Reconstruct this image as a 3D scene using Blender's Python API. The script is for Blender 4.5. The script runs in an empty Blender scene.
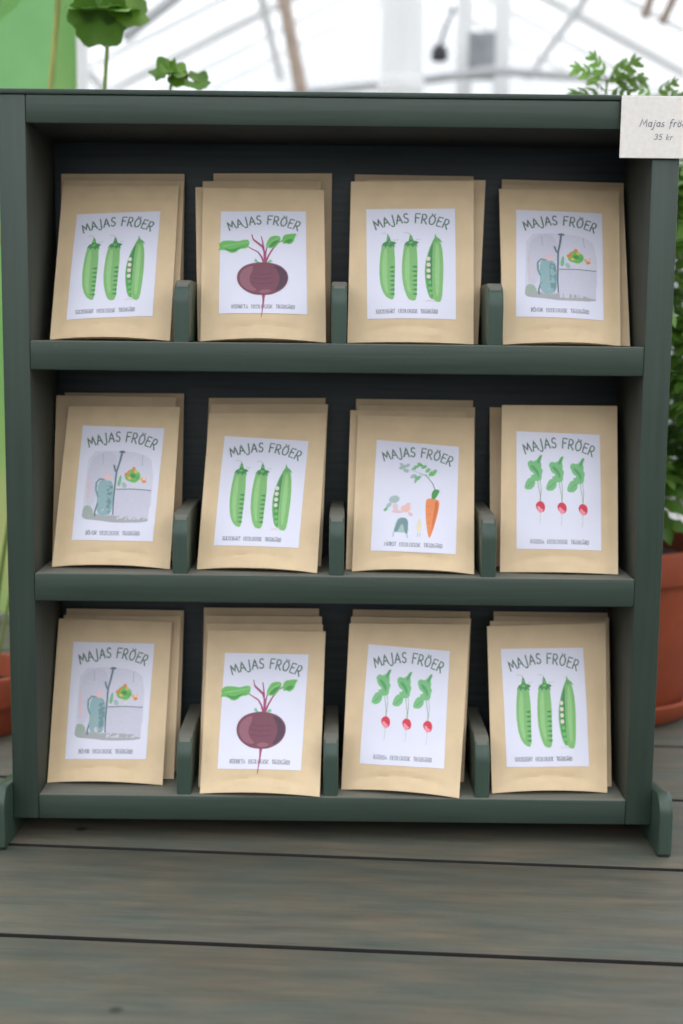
import bpy, bmesh, math, random
from mathutils import Vector, Matrix, noise
PI = math.pi
C = bpy.context.scene.collection
random.seed(7)

# ---------------------------------------------------------------- helpers
def srgb(r, g, b):
    f = lambda c: (c/255/12.92) if c/255 <= .04045 else ((c/255+.055)/1.055)**2.4
    return (f(r), f(g), f(b), 1)

def new_mat(name):
    m = bpy.data.materials.new(name); m.use_nodes = True
    nt = m.node_tree; nt.nodes.clear()
    out = nt.nodes.new('ShaderNodeOutputMaterial')
    b = nt.nodes.new('ShaderNodeBsdfPrincipled')
    nt.links.new(b.outputs[0], out.inputs[0])
    return m, nt, b, out

def plain(name, col, rough=.6, var=.0, scale=40, bump=0, metal=0, trans=0, spec=.5):
    """one colour with a little procedural variation"""
    m, nt, b, out = new_mat(name)
    b.inputs['Roughness'].default_value = rough
    b.inputs['Metallic'].default_value = metal
    b.inputs['Specular IOR Level'].default_value = spec
    tc = nt.nodes.new('ShaderNodeTexCoord')
    n = nt.nodes.new('ShaderNodeTexNoise'); n.inputs['Scale'].default_value = scale; n.inputs['Detail'].default_value = 5
    nt.links.new(tc.outputs['Object'], n.inputs['Vector'])
    r = nt.nodes.new('ShaderNodeValToRGB')
    lo = [max(0, c*(1-var)) for c in col[:3]] + [1]; hi = [min(1, c*(1+var)) for c in col[:3]] + [1]
    r.color_ramp.elements[0].color = lo; r.color_ramp.elements[1].color = hi
    r.color_ramp.elements[0].position = .3; r.color_ramp.elements[1].position = .7
    nt.links.new(n.outputs['Fac'], r.inputs[0]); nt.links.new(r.outputs[0], b.inputs['Base Color'])
    if bump:
        bp = nt.nodes.new('ShaderNodeBump'); bp.inputs['Strength'].default_value = bump; bp.inputs['Distance'].default_value = .001
        nt.links.new(n.outputs['Fac'], bp.inputs['Height']); nt.links.new(bp.outputs[0], b.inputs['Normal'])
    if trans:
        t = nt.nodes.new('ShaderNodeBsdfTranslucent'); mx = nt.nodes.new('ShaderNodeMixShader')
        nt.links.new(r.outputs[0], t.inputs[0]); mx.inputs[0].default_value = trans
        nt.links.new(b.outputs[0], mx.inputs[1]); nt.links.new(t.outputs[0], mx.inputs[2]); nt.links.new(mx.outputs[0], out.inputs[0])
    return m

def painted_wood(name, col, axis='x', wear=(.35, .36, .31), wear_amt=.25, rough=.42, grain=.13):
    """brushed paint on wood: grain runs along one axis, worn flecks"""
    m, nt, b, out = new_mat(name)
    b.inputs['Roughness'].default_value = rough
    tc = nt.nodes.new('ShaderNodeTexCoord')
    mp = nt.nodes.new('ShaderNodeMapping')
    s = [220, 220, 220]; s['xyz'.index(axis)] = 9
    mp.inputs['Scale'].default_value = s
    n = nt.nodes.new('ShaderNodeTexNoise'); n.inputs['Scale'].default_value = 1; n.inputs['Detail'].default_value = 6
    nt.links.new(tc.outputs['Object'], mp.inputs[0]); nt.links.new(mp.outputs[0], n.inputs['Vector'])
    n2 = nt.nodes.new('ShaderNodeTexNoise'); n2.inputs['Scale'].default_value = 14; n2.inputs['Detail'].default_value = 4
    nt.links.new(tc.outputs['Object'], n2.inputs['Vector'])
    r = nt.nodes.new('ShaderNodeValToRGB')
    r.color_ramp.elements[0].position = .3; r.color_ramp.elements[1].position = .72
    r.color_ramp.elements[0].color = [c*(1-grain) for c in col[:3]]+[1]; r.color_ramp.elements[1].color = [c*(1+grain) for c in col[:3]]+[1]
    nt.links.new(n.outputs['Fac'], r.inputs[0])
    r2 = nt.nodes.new('ShaderNodeValToRGB')
    r2.color_ramp.elements[0].color = (.86, .86, .88, 1); r2.color_ramp.elements[1].color = (1.12, 1.12, 1.1, 1)
    nt.links.new(n2.outputs['Fac'], r2.inputs[0])
    mu = nt.nodes.new('ShaderNodeMixRGB'); mu.blend_type = 'MULTIPLY'; mu.inputs[0].default_value = 1
    nt.links.new(r.outputs[0], mu.inputs[1]); nt.links.new(r2.outputs[0], mu.inputs[2])
    # worn flecks
    n3 = nt.nodes.new('ShaderNodeTexNoise'); n3.inputs['Scale'].default_value = 95; n3.inputs['Detail'].default_value = 8; n3.inputs['Roughness'].default_value = .75
    nt.links.new(tc.outputs['Object'], n3.inputs['Vector'])
    r3 = nt.nodes.new('ShaderNodeValToRGB'); r3.color_ramp.elements[0].position = .66; r3.color_ramp.elements[1].position = .76
    r3.color_ramp.elements[1].color = (wear_amt, wear_amt, wear_amt, 1)
    nt.links.new(n3.outputs['Fac'], r3.inputs[0])
    mw = nt.nodes.new('ShaderNodeMixRGB'); nt.links.new(r3.outputs[0], mw.inputs[0])
    nt.links.new(mu.outputs[0], mw.inputs[1]); mw.inputs[2].default_value = list(wear)+[1]
    nt.links.new(mw.outputs[0], b.inputs['Base Color'])
    bp = nt.nodes.new('ShaderNodeBump'); bp.inputs['Strength'].default_value = .35; bp.inputs['Distance'].default_value = .0006
    nt.links.new(n.outputs['Fac'], bp.inputs['Height']); nt.links.new(bp.outputs[0], b.inputs['Normal'])
    return m

def tag(o, label=None, cat=None, group=None, kind=None):
    if label: o['label'] = label
    if cat: o['category'] = cat
    if group: o['group'] = group
    if kind: o['kind'] = kind
    return o

def empty(name, loc, label, cat, group=None, rz=0):
    o = bpy.data.objects.new(name, None); C.objects.link(o)
    o.location = loc; o.rotation_euler = (0, 0, rz); o.empty_display_size = .02
    return tag(o, label, cat, group)

class MB:
    """collects geometry for ONE mesh object, several material slots"""
    def __init__(s): s.v = []; s.f = []; s.m = []
    def add(s, verts, faces, mi=0):
        b = len(s.v); s.v += [tuple(p) for p in verts]
        for f in faces: s.f.append([b+i for i in f]); s.m.append(mi)
        return s
    def from_bm(s, bm, mi=0, M=None):
        bm.verts.index_update()
        vs = [(M @ v.co if M else v.co.copy()) for v in bm.verts]
        s.add(vs, [[v.index for v in f.verts] for f in bm.faces], mi); bm.free(); return s
    def box(s, lo, hi, mi=0, bev=.0012, seg=2, M=None):
        bm = bmesh.new(); bmesh.ops.create_cube(bm, size=1)
        c = [(a+b)/2 for a, b in zip(lo, hi)]; d = [b-a for a, b in zip(lo, hi)]
        for v in bm.verts: v.co = Vector((v.co.x*d[0]+c[0], v.co.y*d[1]+c[1], v.co.z*d[2]+c[2]))
        if bev: bmesh.ops.bevel(bm, geom=bm.edges[:], offset=bev, segments=seg, affect='EDGES', profile=.5)
        return s.from_bm(bm, mi, M)
    def tube(s, pts, rad, n=10, mi=0, cap=True):
        pts = [Vector(p) for p in pts]; k = len(pts)
        rad = rad if isinstance(rad, (list, tuple)) else [rad]*k
        vs = []; up = Vector((0.13, .31, 1)).normalized()
        for i, p in enumerate(pts):
            t = (pts[min(i+1, k-1)]-pts[max(i-1, 0)]).normalized()
            a = t.cross(up)
            if a.length < .05: a = t.cross(Vector((1, 0, 0)))
            a.normalize(); b = t.cross(a)
            for j in range(n):
                q = 2*PI*j/n; vs.append(p+(a*math.cos(q)+b*math.sin(q))*rad[i])
        fs = [[i*n+j, i*n+(j+1) % n, (i+1)*n+(j+1) % n, (i+1)*n+j] for i in range(k-1) for j in range(n)]
        if cap: fs += [list(range(n))[::-1], [(k-1)*n+j for j in range(n)]]
        return s.add(vs, fs, mi)
    def lathe(s, prof, n=48, mi=0, c=(0, 0, 0), closed=False):
        vs = [(c[0]+r*math.cos(2*PI*j/n), c[1]+r*math.sin(2*PI*j/n), c[2]+z) for r, z in prof for j in range(n)]
        k = len(prof); fs = []
        for i in range(k if closed else k-1):
            i2 = (i+1) % k
            fs += [[i*n+j, i*n+(j+1) % n, i2*n+(j+1) % n, i2*n+j] for j in range(n)]
        return s.add(vs, fs, mi)
    def prism(s, prof, x0, x1, mi=0, bev=.001):
        """profile in (y,z) extruded along x"""
        bm = bmesh.new()
        a = [bm.verts.new((x0, y, z)) for y, z in prof]; b = [bm.verts.new((x1, y, z)) for y, z in prof]
        bm.faces.new(a); bm.faces.new(b[::-1]); n = len(prof)
        for i in range(n): bm.faces.new([a[i], b[i], b[(i+1) % n], a[(i+1) % n]])
        bmesh.ops.recalc_face_normals(bm, faces=bm.faces)
        if bev:
            ed = [e for e in bm.edges if all(abs(v.co.x-x0) < 1e-7 for v in e.verts) or all(abs(v.co.x-x1) < 1e-7 for v in e.verts)]
            bmesh.ops.bevel(bm, geom=ed, offset=bev, segments=2, affect='EDGES', profile=.5)
        return s.from_bm(bm, mi)
    def build(s, name, mats, parent=None, loc=None, smooth=False, recalc=True, rz=0):
        me = bpy.data.meshes.new(name); me.from_pydata(s.v, [], s.f)
        mats = mats if isinstance(mats, (list, tuple)) else [mats]
        for m in mats: me.materials.append(m)
        me.polygons.foreach_set('material_index', s.m)
        me.update()
        if recalc:
            bm = bmesh.new(); bm.from_mesh(me); bmesh.ops.recalc_face_normals(bm, faces=bm.faces); bm.to_mesh(me); bm.free()
        if smooth:
            me.polygons.foreach_set('use_smooth', [True]*len(me.polygons))
            if smooth != 'all':
                try: me.set_sharp_from_angle(angle=math.radians(40))
                except Exception: pass
        o = bpy.data.objects.new(name, me); C.objects.link(o)
        if loc is not None: o.location = loc
        o.rotation_euler = (0, 0, rz)
        if parent: o.parent = parent
        return o

# ---------------------------------------------------------------- materials
GREEN = (.031, .051, .038)
M_rack_x = painted_wood('green_rack_paint_along_x', GREEN, 'x')
M_rack_z = painted_wood('green_rack_paint_upright', GREEN, 'z')
M_rack_foot = painted_wood('green_rack_paint_worn', (.038, .064, .048), 'z', wear_amt=.6)
M_rack_div = painted_wood('green_rack_paint_divider', (.036, .066, .049), 'z', wear=(.2, .22, .17), wear_amt=.55)
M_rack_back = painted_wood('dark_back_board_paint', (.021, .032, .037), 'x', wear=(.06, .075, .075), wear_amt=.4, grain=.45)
M_dust = painted_wood('dusty_worn_top', (.16, .158, .13), 'x', wear=(.3, .28, .22), wear_amt=.5, rough=.75)
M_inner = painted_wood('brownish_inner_wood', (.050, .055, .042), 'z', wear=(.09, .09, .07), wear_amt=.3, rough=.7)
M_under_shade = painted_wood('underside_painted_shade', (.008, .011, .010), 'x', wear=(.03, .03, .03), wear_amt=.3, rough=.8)  # near-black: the shade beneath the boards is put into the colour
M_kraft = plain('kraft_paper', (.72, .54, .335, 1), .55, .05, 60, .05)
M_label = plain('lavender_white_label_paper', (.77, .76, .885, 1), .45, .01, 60)
M_card = plain('mottled_card_paper', (.90, .84, .79, 1), .75, .05, 300)
M_terra = plain('terracotta', (.29, .054, .017, 1), .75, .14, 30, .15)
M_soil = plain('dark_potting_soil', (.02, .014, .01, 1), .95, .4, 90, 1)
M_white = plain('white_greenhouse_paint', (.87, .865, .86, 1), .5, .02, 5)
M_grey = plain('weathered_grey_metal', (.50, .50, .51, 1), .5, .1, 8)
M_rust = plain('rusty_brown_rod', (.30, .22, .17, 1), .6, .15, 20)
M_dark = plain('dark_fitting', (.03, .03, .035, 1), .5, .1, 20)
M_leaf1 = plain('fresh_leaf_green', (.13, .25, .025, 1), .45, .3, 30, trans=.4)
M_leaf2 = plain('deep_leaf_green', (.085, .19, .020, 1), .45, .35, 30, trans=.35)
M_leaf3 = plain('light_leaf_green', (.20, .38, .07, 1), .45, .25, 30, trans=.35)
M_stem = plain('green_stem', (.17, .25, .05, 1), .5, .2, 40)
M_stemy = plain('yellow_green_stem', (.36, .40, .10, 1), .5, .2, 40)
INK = {}
def ink(key, r, g, b):
    INK[key] = plain('printed_ink_'+key, srgb(r, g, b), .5, .03, 500)
for k, c in dict(title=(92, 118, 104), caption=(78, 80, 86), pod=(128, 186, 112), pod_light=(150, 200, 132), pod_dark=(70, 138, 84), pod_mid=(104, 172, 100),
                 pea=(226, 214, 200), beet=(122, 66, 84), beet_light=(146, 92, 108), beet_dark=(82, 52, 72), beet_stem=(164, 72, 112),
                 leaf=(112, 188, 96), leaf_dark=(74, 150, 76), radish_leaf=(122, 190, 128), radish_leaf_dark=(88, 160, 104), radish=(214, 52, 78), radish_light=(240, 150, 165),
                 stalk=(150, 172, 150), wash=(206, 203, 219), wash_light=(214, 212, 228), ground=(170, 172, 174), ground_green=(160, 176, 164), teal=(146, 178, 184), teal_dark=(116, 148, 152),
                 iron=(104, 122, 132), skin=(226, 196, 200), orange=(224, 138, 66), yellow=(232, 190, 100), carrot=(236, 140, 84), carrot_dark=(212, 112, 62), sage=(170, 190, 188), sage_green=(128, 186, 144),
                 pale_yellow=(230, 222, 190), fringe=(238, 190, 180), hairline=(170, 196, 170), card_ink=(140, 136, 150), rim=(176, 176, 196)).items(): ink(k, *c)

def face_mat(o, test, idx):
    for p in o.data.polygons:
        if test(p): p.material_index = idx
    return o

# ---------------------------------------------------------------- camera (a 47 mm lens about a metre from the rack)
cam = bpy.data.cameras.new('camera'); co = bpy.data.objects.new('camera', cam); C.objects.link(co)
F_PX = 1339.5
cam.sensor_fit = 'VERTICAL'; cam.sensor_height = 36; cam.sensor_width = 24; cam.lens = F_PX*36/1024
th, ro, ya = math.radians(7.616), math.radians(.6383), math.radians(.0347)
fw = Vector((math.sin(ya)*math.cos(th), math.cos(ya)*math.cos(th), -math.sin(th)))
r0 = Vector((math.cos(ya), -math.sin(ya), 0)); u0 = r0.cross(fw)
r1 = r0*math.cos(ro)+u0*math.sin(ro); u1 = -r0*math.sin(ro)+u0*math.cos(ro)
co.matrix_world = Matrix(((r1.x, u1.x, -fw.x, .00398), (r1.y, u1.y, -fw.y, -.98835), (r1.z, u1.z, -fw.z, .38865), (0, 0, 0, 1)))
cam.clip_start = .02
cam.dof.use_dof = True; cam.dof.focus_distance = .93; cam.dof.aperture_fstop = 5.6
bpy.context.scene.camera = co

# ---------------------------------------------------------------- the rack
rack = empty('seed_rack', (0, 0, 0), 'dark green painted wooden seed rack with three shelves standing on the plank table', 'rack')
XW, TK, DEP = .245, .020, .105
ZB, ZT = .0165, .5555
for sx in (-1, 1):
    x0, x1 = sorted((sx*XW, sx*(XW-TK)))
    MB().box((x0, 0, ZB), (x1, DEP, ZT)).build('side_panel', [M_rack_z, M_inner], rack, smooth=True)
    face_mat(rack.children[-1] if False else [c for c in C.objects if c.name.startswith('side_panel')][-1], lambda p: p.normal.x*sx < -.8, 1)
MB().box((-XW+TK, 0.0, .5354), (XW-TK, DEP, ZT)).build('top_board', [M_rack_x, M_under_shade], rack, smooth=True)
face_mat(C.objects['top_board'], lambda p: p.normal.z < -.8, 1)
MB().box((-XW-.001, -.001, ZT), (XW+.001, DEP+.001, .5592), bev=.0008).build('top_cap', M_rack_x, rack, smooth=True)
MB().box((-XW+TK, .095, .0008), (XW-TK, DEP-.001, .5354), bev=.0005).build('back_panel', M_rack_back, rack)
SH = [(.3593, .3807), (.1867, .2080), (.0165, .0361)]
for z0, z1 in SH:
    so_ = MB().box((-XW+TK, -.0005, z0), (XW-TK, .095, z1), bev=.0014).build('shelf', [M_rack_x, M_dust, M_under_shade], rack, smooth=True)
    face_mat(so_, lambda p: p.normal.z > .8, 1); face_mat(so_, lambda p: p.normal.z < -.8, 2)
def arc(cy, cz, r, a0, a1, n=8):
    return [(cy+r*math.cos(math.radians(a0+(a1-a0)*i/n)), cz+r*math.sin(math.radians(a0+(a1-a0)*i/n))) for i in range(n+1)]
DX = [(-.1142, .0012, .1158), (-.116, .0012, .1152), (-.1139, -.0015, .1146)]
for (z0, z1), xs in zip(SH, DX):
    for x in xs:
        h = .0455; r = .018
        prof = [(.0945, z1), (.0945, z1+h)] + arc(.0018+r, z1+h-r, r, 90, 180) + [(.0018, z1)]
        MB().prism(prof, x-.0057, x+.0057, bev=.0014).build('divider', [M_rack_div, M_dust], rack, smooth=True)
        face_mat([c for c in C.objects if c.name.startswith('divider')][-1], lambda p: p.normal.z > .75, 1)
for sx in (-1, 1):
    x0, x1 = sorted((sx*XW, sx*(XW+.0105)))
    r = .014
    prof = [(.118, 0), (.118, .024), (.108, .034), (.036, .0395)] + arc(-.025+r, .047-r, r, 80, 180) + [(-.025, .003), (-.022, 0)]
    MB().prism(prof, x0, x1, bev=.0016).build('foot', M_rack_foot, rack, smooth=True)

# ---------------------------------------------------------------- lettering drawn with strokes
def ar(cx, cy, rx, ry, a0, a1, n=10):
    return [(cx+rx*math.cos(math.radians(a0+(a1-a0)*i/n)), cy+ry*math.sin(math.radians(a0+(a1-a0)*i/n))) for i in range(n+1)]
FONT = {  # width, strokes in a box 0..width x 0..1
 'A': (.72, [[(0, 0), (.36, 1), (.72, 0)], [(.12, .34), (.6, .34)]]),
 'B': (.6, [[(.05, 0), (.05, 1), (.3, 1)] + ar(.3, .76, .24, .24, 90, -90, 8) + [(.05, .52)], [(.3, .52)] + ar(.3, .26, .28, .26, 90, -90, 8) + [(.05, 0)]]),
 'C': (.7, [ar(.4, .5, .36, .5, 45, 315, 16)]),
 'D': (.68, [[(.05, 0), (.05, 1), (.25, 1)] + ar(.25, .5, .4, .5, 90, -90, 12) + [(.05, 0)]]),
 'E': (.56, [[(.55, 1), (.05, 1), (.05, 0), (.55, 0)], [(.05, .56), (.45, .56)]]),
 'F': (.56, [[(.58, 1), (.05, 1), (.05, 0)], [(.05, .55), (.46, .55)]]),
 'G': (.74, [ar(.4, .5, .36, .5, 45, 330, 16) + [(.74, .45), (.45, .45)]]),
 'I': (.2, [[(.1, 0), (.1, 1)]]),
 'J': (.42, [[(.34, 1), (.34, .0)] + ar(.14, -.02, .2, .2, 0, -150, 8)]),
 'K': (.64, [[(.05, 0), (.05, 1)], [(.6, 1), (.05, .45), (.64, 0)]]),
 'L': (.52, [[(.05, 1), (.05, 0), (.5, 0)]]),
 'M': (.92, [[(0, 0), (.14, 1), (.46, .22), (.78, 1), (.92, 0)]]),
 'N': (.7, [[(.05, 0), (.05, 1), (.65, 0), (.65, 1)]]),
 'O': (.78, [ar(.39, .5, .36, .5, 0, 360, 24)]),
 'P': (.58, [[(.05, 0), (.05, 1), (.28, 1)] + ar(.28, .73, .26, .27, 90, -90, 8) + [(.05, .46)]]),
 'R': (.66, [[(.05, 0), (.05, 1), (.3, 1)] + ar(.3, .72, .27, .28, 90, -90, 10) + [(.05, .44)], [(.26, .44), (.66, -.04)]]),
 'S': (.56, [ar(.29, .75, .24, .25, 40, 260, 12) + ar(.27, .25, .26, .25, 85, -150, 12)]),
 'T': (.62, [[(0, 1), (.62, 1)], [(.31, 1), (.31, 0)]]),
 'U': (.66, [[(.05, 1), (.05, .3)] + ar(.33, .3, .28, .3, 180, 360, 10) + [(.61, 1)]]),
 'V': (.68, [[(0, 1), (.34, 0), (.68, 1)]]),
 ' ': (.34, []),
 'm': (.8, [[(.05, 0), (.05, .55)], ar(.22, .36, .16, .2, 180, 0, 8) + [(.38, 0)], ar(.55, .36, .16, .2, 180, 0, 8) + [(.71, .05), (.8, 0)]]),
 'a': (.5, [ar(.25, .28, .22, .28, 30, 390, 16), [(.46, .56), (.44, .1), (.52, 0)]]),
 'j': (.26, [[(.2, .56), (.14, -.25)] + ar(0, -.26, .14, .14, 0, -140, 6), [(.22, .76), (.21, .8)]]),
 's': (.4, [ar(.21, .42, .15, .14, 50, 260, 8) + ar(.19, .14, .18, .14, 85, -150, 8)]),
 'f': (.34, [ar(.3, .84, .14, .14, 30, 180, 6) + [(.14, .6), (.1, -.25)], [(.02, .54), (.32, .54)]]),
 'r': (.36, [[(.08, .56), (.08, 0)], ar(.24, .36, .16, .2, 180, 50, 6)]),
 'o': (.5, [ar(.25, .28, .22, .28, 0, 360, 16)]),
 'e': (.46, [[(.04, .3), (.42, .3)] + ar(.23, .28, .2, .28, 0, 310, 12)]),
 'k': (.46, [[(.06, 0), (.06, .95)], [(.42, .56), (.06, .22), (.46, 0)]]),
 '3': (.5, [ar(.22, .74, .22, .24, 150, -80, 10), ar(.22, .26, .25, .26, 85, -150, 10)]),
 '5': (.5, [[(.46, .98), (.12, .98), (.06, .55)] + ar(.24, .3, .25, .3, 110, -140, 12)]),
}
def dots(w, y): return [[(w/2-.17, y), (w/2-.17, y+.05)], [(w/2+.17, y), (w/2+.17, y+.05)]]
FONT['Ö'] = (FONT['O'][0], FONT['O'][1]+dots(.78, 1.12)); FONT['Ä'] = (FONT['A'][0], FONT['A'][1]+dots(.72, 1.08))
FONT['Å'] = (FONT['A'][0], FONT['A'][1]+[ar(.36, 1.13, .1, .1, 0, 360, 10)]); FONT['ö'] = (FONT['o'][0], FONT['o'][1]+dots(.5, .74))

class Print:
    """flat print laid on a surface: at(s, t, layer) gives the 3-D point; W, H are the true size in mm"""
    def __init__(s, at, W, H): s.at = at; s.W = W; s.H = H; s.mb = MB(); s.keys = []; s.layer = 0
    def mi(s, key):
        if key not in s.keys: s.keys.append(key)
        return s.keys.index(key)
    def stroke(s, pts, w, key):
        """polyline in mm, ribbon of width w mm (w may taper: tuple)"""
        P = [Vector((p[0], p[1])) for p in pts]; Q = [P[0]]
        for a, b in zip(P, P[1:]):
            k = max(1, int((b-a).length/2.0))
            for i in range(1, k+1): Q.append(a.lerp(b, i/k))
        n = len(Q)
        if n < 2: return
        w0, w1 = w if isinstance(w, tuple) else (w, w); vs = []
        for i, p in enumerate(Q):
            a = Q[max(i-1, 0)]; b = Q[min(i+1, n-1)]; d = (b-a)
            if d.length < 1e-6: d = Vector((1, 0))
            d.normalize(); nn = Vector((-d.y, d.x))*(w0+(w1-w0)*i/(n-1))/2
            if i == 0: p = p-d*w0*.4
            if i == n-1: p = p+d*w1*.4
            vs += [p+nn, p-nn]
        s.mb.add([s.at(v.x/s.W, v.y/s.H, s.layer) for v in vs], [[2*i, 2*i+1, 2*i+3, 2*i+2] for i in range(n-1)], s.mi(key))
    def poly(s, pts, key, smooth=0):
        """filled outline in mm"""
        P = [Vector((p[0], p[1])) for p in pts]
        for _ in range(smooth):
            Q = []
            for i in range(len(P)):
                a, b = P[i], P[(i+1) % len(P)]; Q += [a.lerp(b, .25), a.lerp(b, .75)]
            P = Q
        bm = bmesh.new(); vs = [bm.verts.new((p.x, p.y, 0)) for p in P]
        try: bm.faces.new(vs)
        except Exception: bm.free(); return
        bmesh.ops.triangulate(bm, faces=bm.faces[:])
        for _ in range(4):
            ed = [e for e in bm.edges if e.calc_length() > 6]
            if not ed: break
            bmesh.ops.subdivide_edges(bm, edges=ed, cuts=1); bmesh.ops.triangulate(bm, faces=bm.faces[:])
        bm.verts.index_update()
        s.mb.add([s.at(v.co.x/s.W, v.co.y/s.H, s.layer) for v in bm.verts], [[v.index for v in f.verts] for f in bm.faces], s.mi(key)); bm.free()
    def ell(s, cx, cy, rx, ry, key, rot=0, n=20):
        c, d = math.cos(rot), math.sin(rot)
        s.poly([(cx+rx*math.cos(2*PI*i/n)*c-ry*math.sin(2*PI*i/n)*d, cy+rx*math.cos(2*PI*i/n)*d+ry*math.sin(2*PI*i/n)*c) for i in range(n)], key)
    def text_line(s, txt, x0, x1, y, h, w, key, slant=0):
        tot = sum(FONT[c][0]+.2 for c in txt)-.2; k = (x1-x0)/tot; x = x0
        for ch in txt:
            wd, st = FONT[ch]
            for pl in st: s.stroke([(x+p[0]*k+slant*p[1]*h, y+p[1]*h) for p in pl], w, key)
            x += (wd+.2)*k
    def text_arc(s, txt, cx, R, cy, h, w, key, a0, a1):
        """letters along a circle of radius R about (cx, cy), from angle a0 to a1 (deg from vertical)"""
        tot = sum(FONT[c][0]+.22 for c in txt)-.22; kk = math.radians(a1-a0)*R/tot; x = 0
        for ch in txt:
            wd, st = FONT[ch]
            th = math.radians(a0)+(x+wd/2)*kk/R
            ux, uy = math.cos(th), -math.sin(th); vx, vy = math.sin(th), math.cos(th)
            ox, oy = cx+R*math.sin(th), cy+R*math.cos(th)
            for pl in st:
                s.stroke([(ox+ux*(p[0]-wd/2)*kk+vx*p[1]*h, oy+uy*(p[0]-wd/2)*kk+vy*p[1]*h) for p in pl], w, key)
            x += (wd+.22)*kk/kk
    def build(s, name, parent, loc=None):
        return s.mb.build(name, [INK[k] for k in s.keys], parent, loc=loc, recalc=False)

LW, LH = 65., 90.   # label size in mm
def px(zx, zy, box):   # position inside a label box -> mm
    return ((zx-box[0])/(box[2]-box[0])*LW, (1-(zy-box[1])/(box[3]-box[1]))*LH)

def title(pr):
    pr.text_arc('MAJAS FRÖER', LW*.505, 62, LH*.868-62, 7.8, 1.05, 'title', -24.5, 24.5)

def draw_peas(pr):
    B = (137, 183, 475, 605); q = lambda x, y: px(x, y, B)
    for k, (x, dx) in enumerate(((-1, 0), (84, 0), (181, 0))):
        if k < 2:
            b = 0 if k == 0 else 12
            pr.layer = 1
            pr.poly([q(x+p[0], p[1]) for p in ((203, 312), (240, 312), (243, 345), (246, 400), (243, 470), (241, 534), (228, 536+b*.4), (207, 522+b), (191, 488), (185, 440), (187, 385), (194, 335))], 'pod', 2)
            pr.layer = 2
            pr.poly([q(x+p[0], p[1]) for p in ((203, 345), (216, 335), (216, 400), (214, 460), (220, 515), (208, 505), (197, 460), (196, 400))], 'pod_light', 2)
            for j in range(7):
                yy = 408+j*17
                pr.poly([q(x+p[0], p[1]) for p in ((243, yy), (243, yy+9), (234, yy+8), (222, yy+5), (232, yy+1))], 'pod_dark', 1)
            pr.layer = 3
            pr.poly([q(x+p[0], p[1]) for p in ((193, 334), (201, 318), (213, 312), (216, 296), (219, 283), (226, 296), (231, 312), (243, 314), (251, 320), (242, 327), (247, 338), (236, 330), (228, 338), (218, 328), (208, 336), (204, 327))], 'pod_dark')
            pr.poly([q(x+p[0], p[1]) for p in ((217, 300), (220, 288), (225, 302), (230, 318), (222, 326), (212, 320))], 'leaf')
            pr.stroke([q(x+p[0], p[1]) for p in ((196, 280), (208, 278), (217, 284), (222, 292))], .45, 'hairline')
            pr.stroke([q(x+p[0], p[1]) for p in ((240, 306), (250, 309), (258, 305))], .4, 'hairline')
        else:
            pr.layer = 1   # the open pod: dark inside, a row of pale peas
            pr.poly([q(*p) for p in ((392, 306), (382, 325), (370, 355), (358, 400), (356, 450), (364, 500), (375, 530), (392, 534), (398, 420), (400, 330))], 'pod_mid', 1)
            pr.layer = 2
            pr.poly([q(*p) for p in ((390, 318), (380, 340), (368, 380), (363, 430), (368, 490), (380, 524), (390, 520), (394, 420))], 'pod_dark', 1)
            pr.layer = 3
            for j, yy in enumerate((382, 404, 426, 448)): pr.ell(*q(371, yy), 1.45, 1.7, 'pea')
            for j, yy in enumerate((470, 492, 511)): pr.ell(*q(375+j*2, yy), 1.3, 1.6, 'leaf')
            pr.layer = 4
            pr.poly([q(*p) for p in ((392, 312), (404, 296), (416, 312), (425, 350), (428, 410), (426, 470), (420, 540), (404, 544), (388, 536), (384, 500), (385, 420), (386, 350))], 'pod', 2)
            pr.layer = 5
            pr.poly([q(*p) for p in ((398, 330), (408, 318), (414, 380), (412, 460), (408, 525), (398, 520), (394, 440))], 'pod_light', 2)
            pr.poly([q(*p) for p in ((385, 318), (395, 300), (398, 283), (404, 298), (416, 306), (425, 320), (410, 312), (400, 318))], 'pod_mid')
            pr.stroke([q(*p) for p in ((360, 541), (375, 537), (390, 541))], .5, 'skin')
    pr.layer = 1

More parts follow.
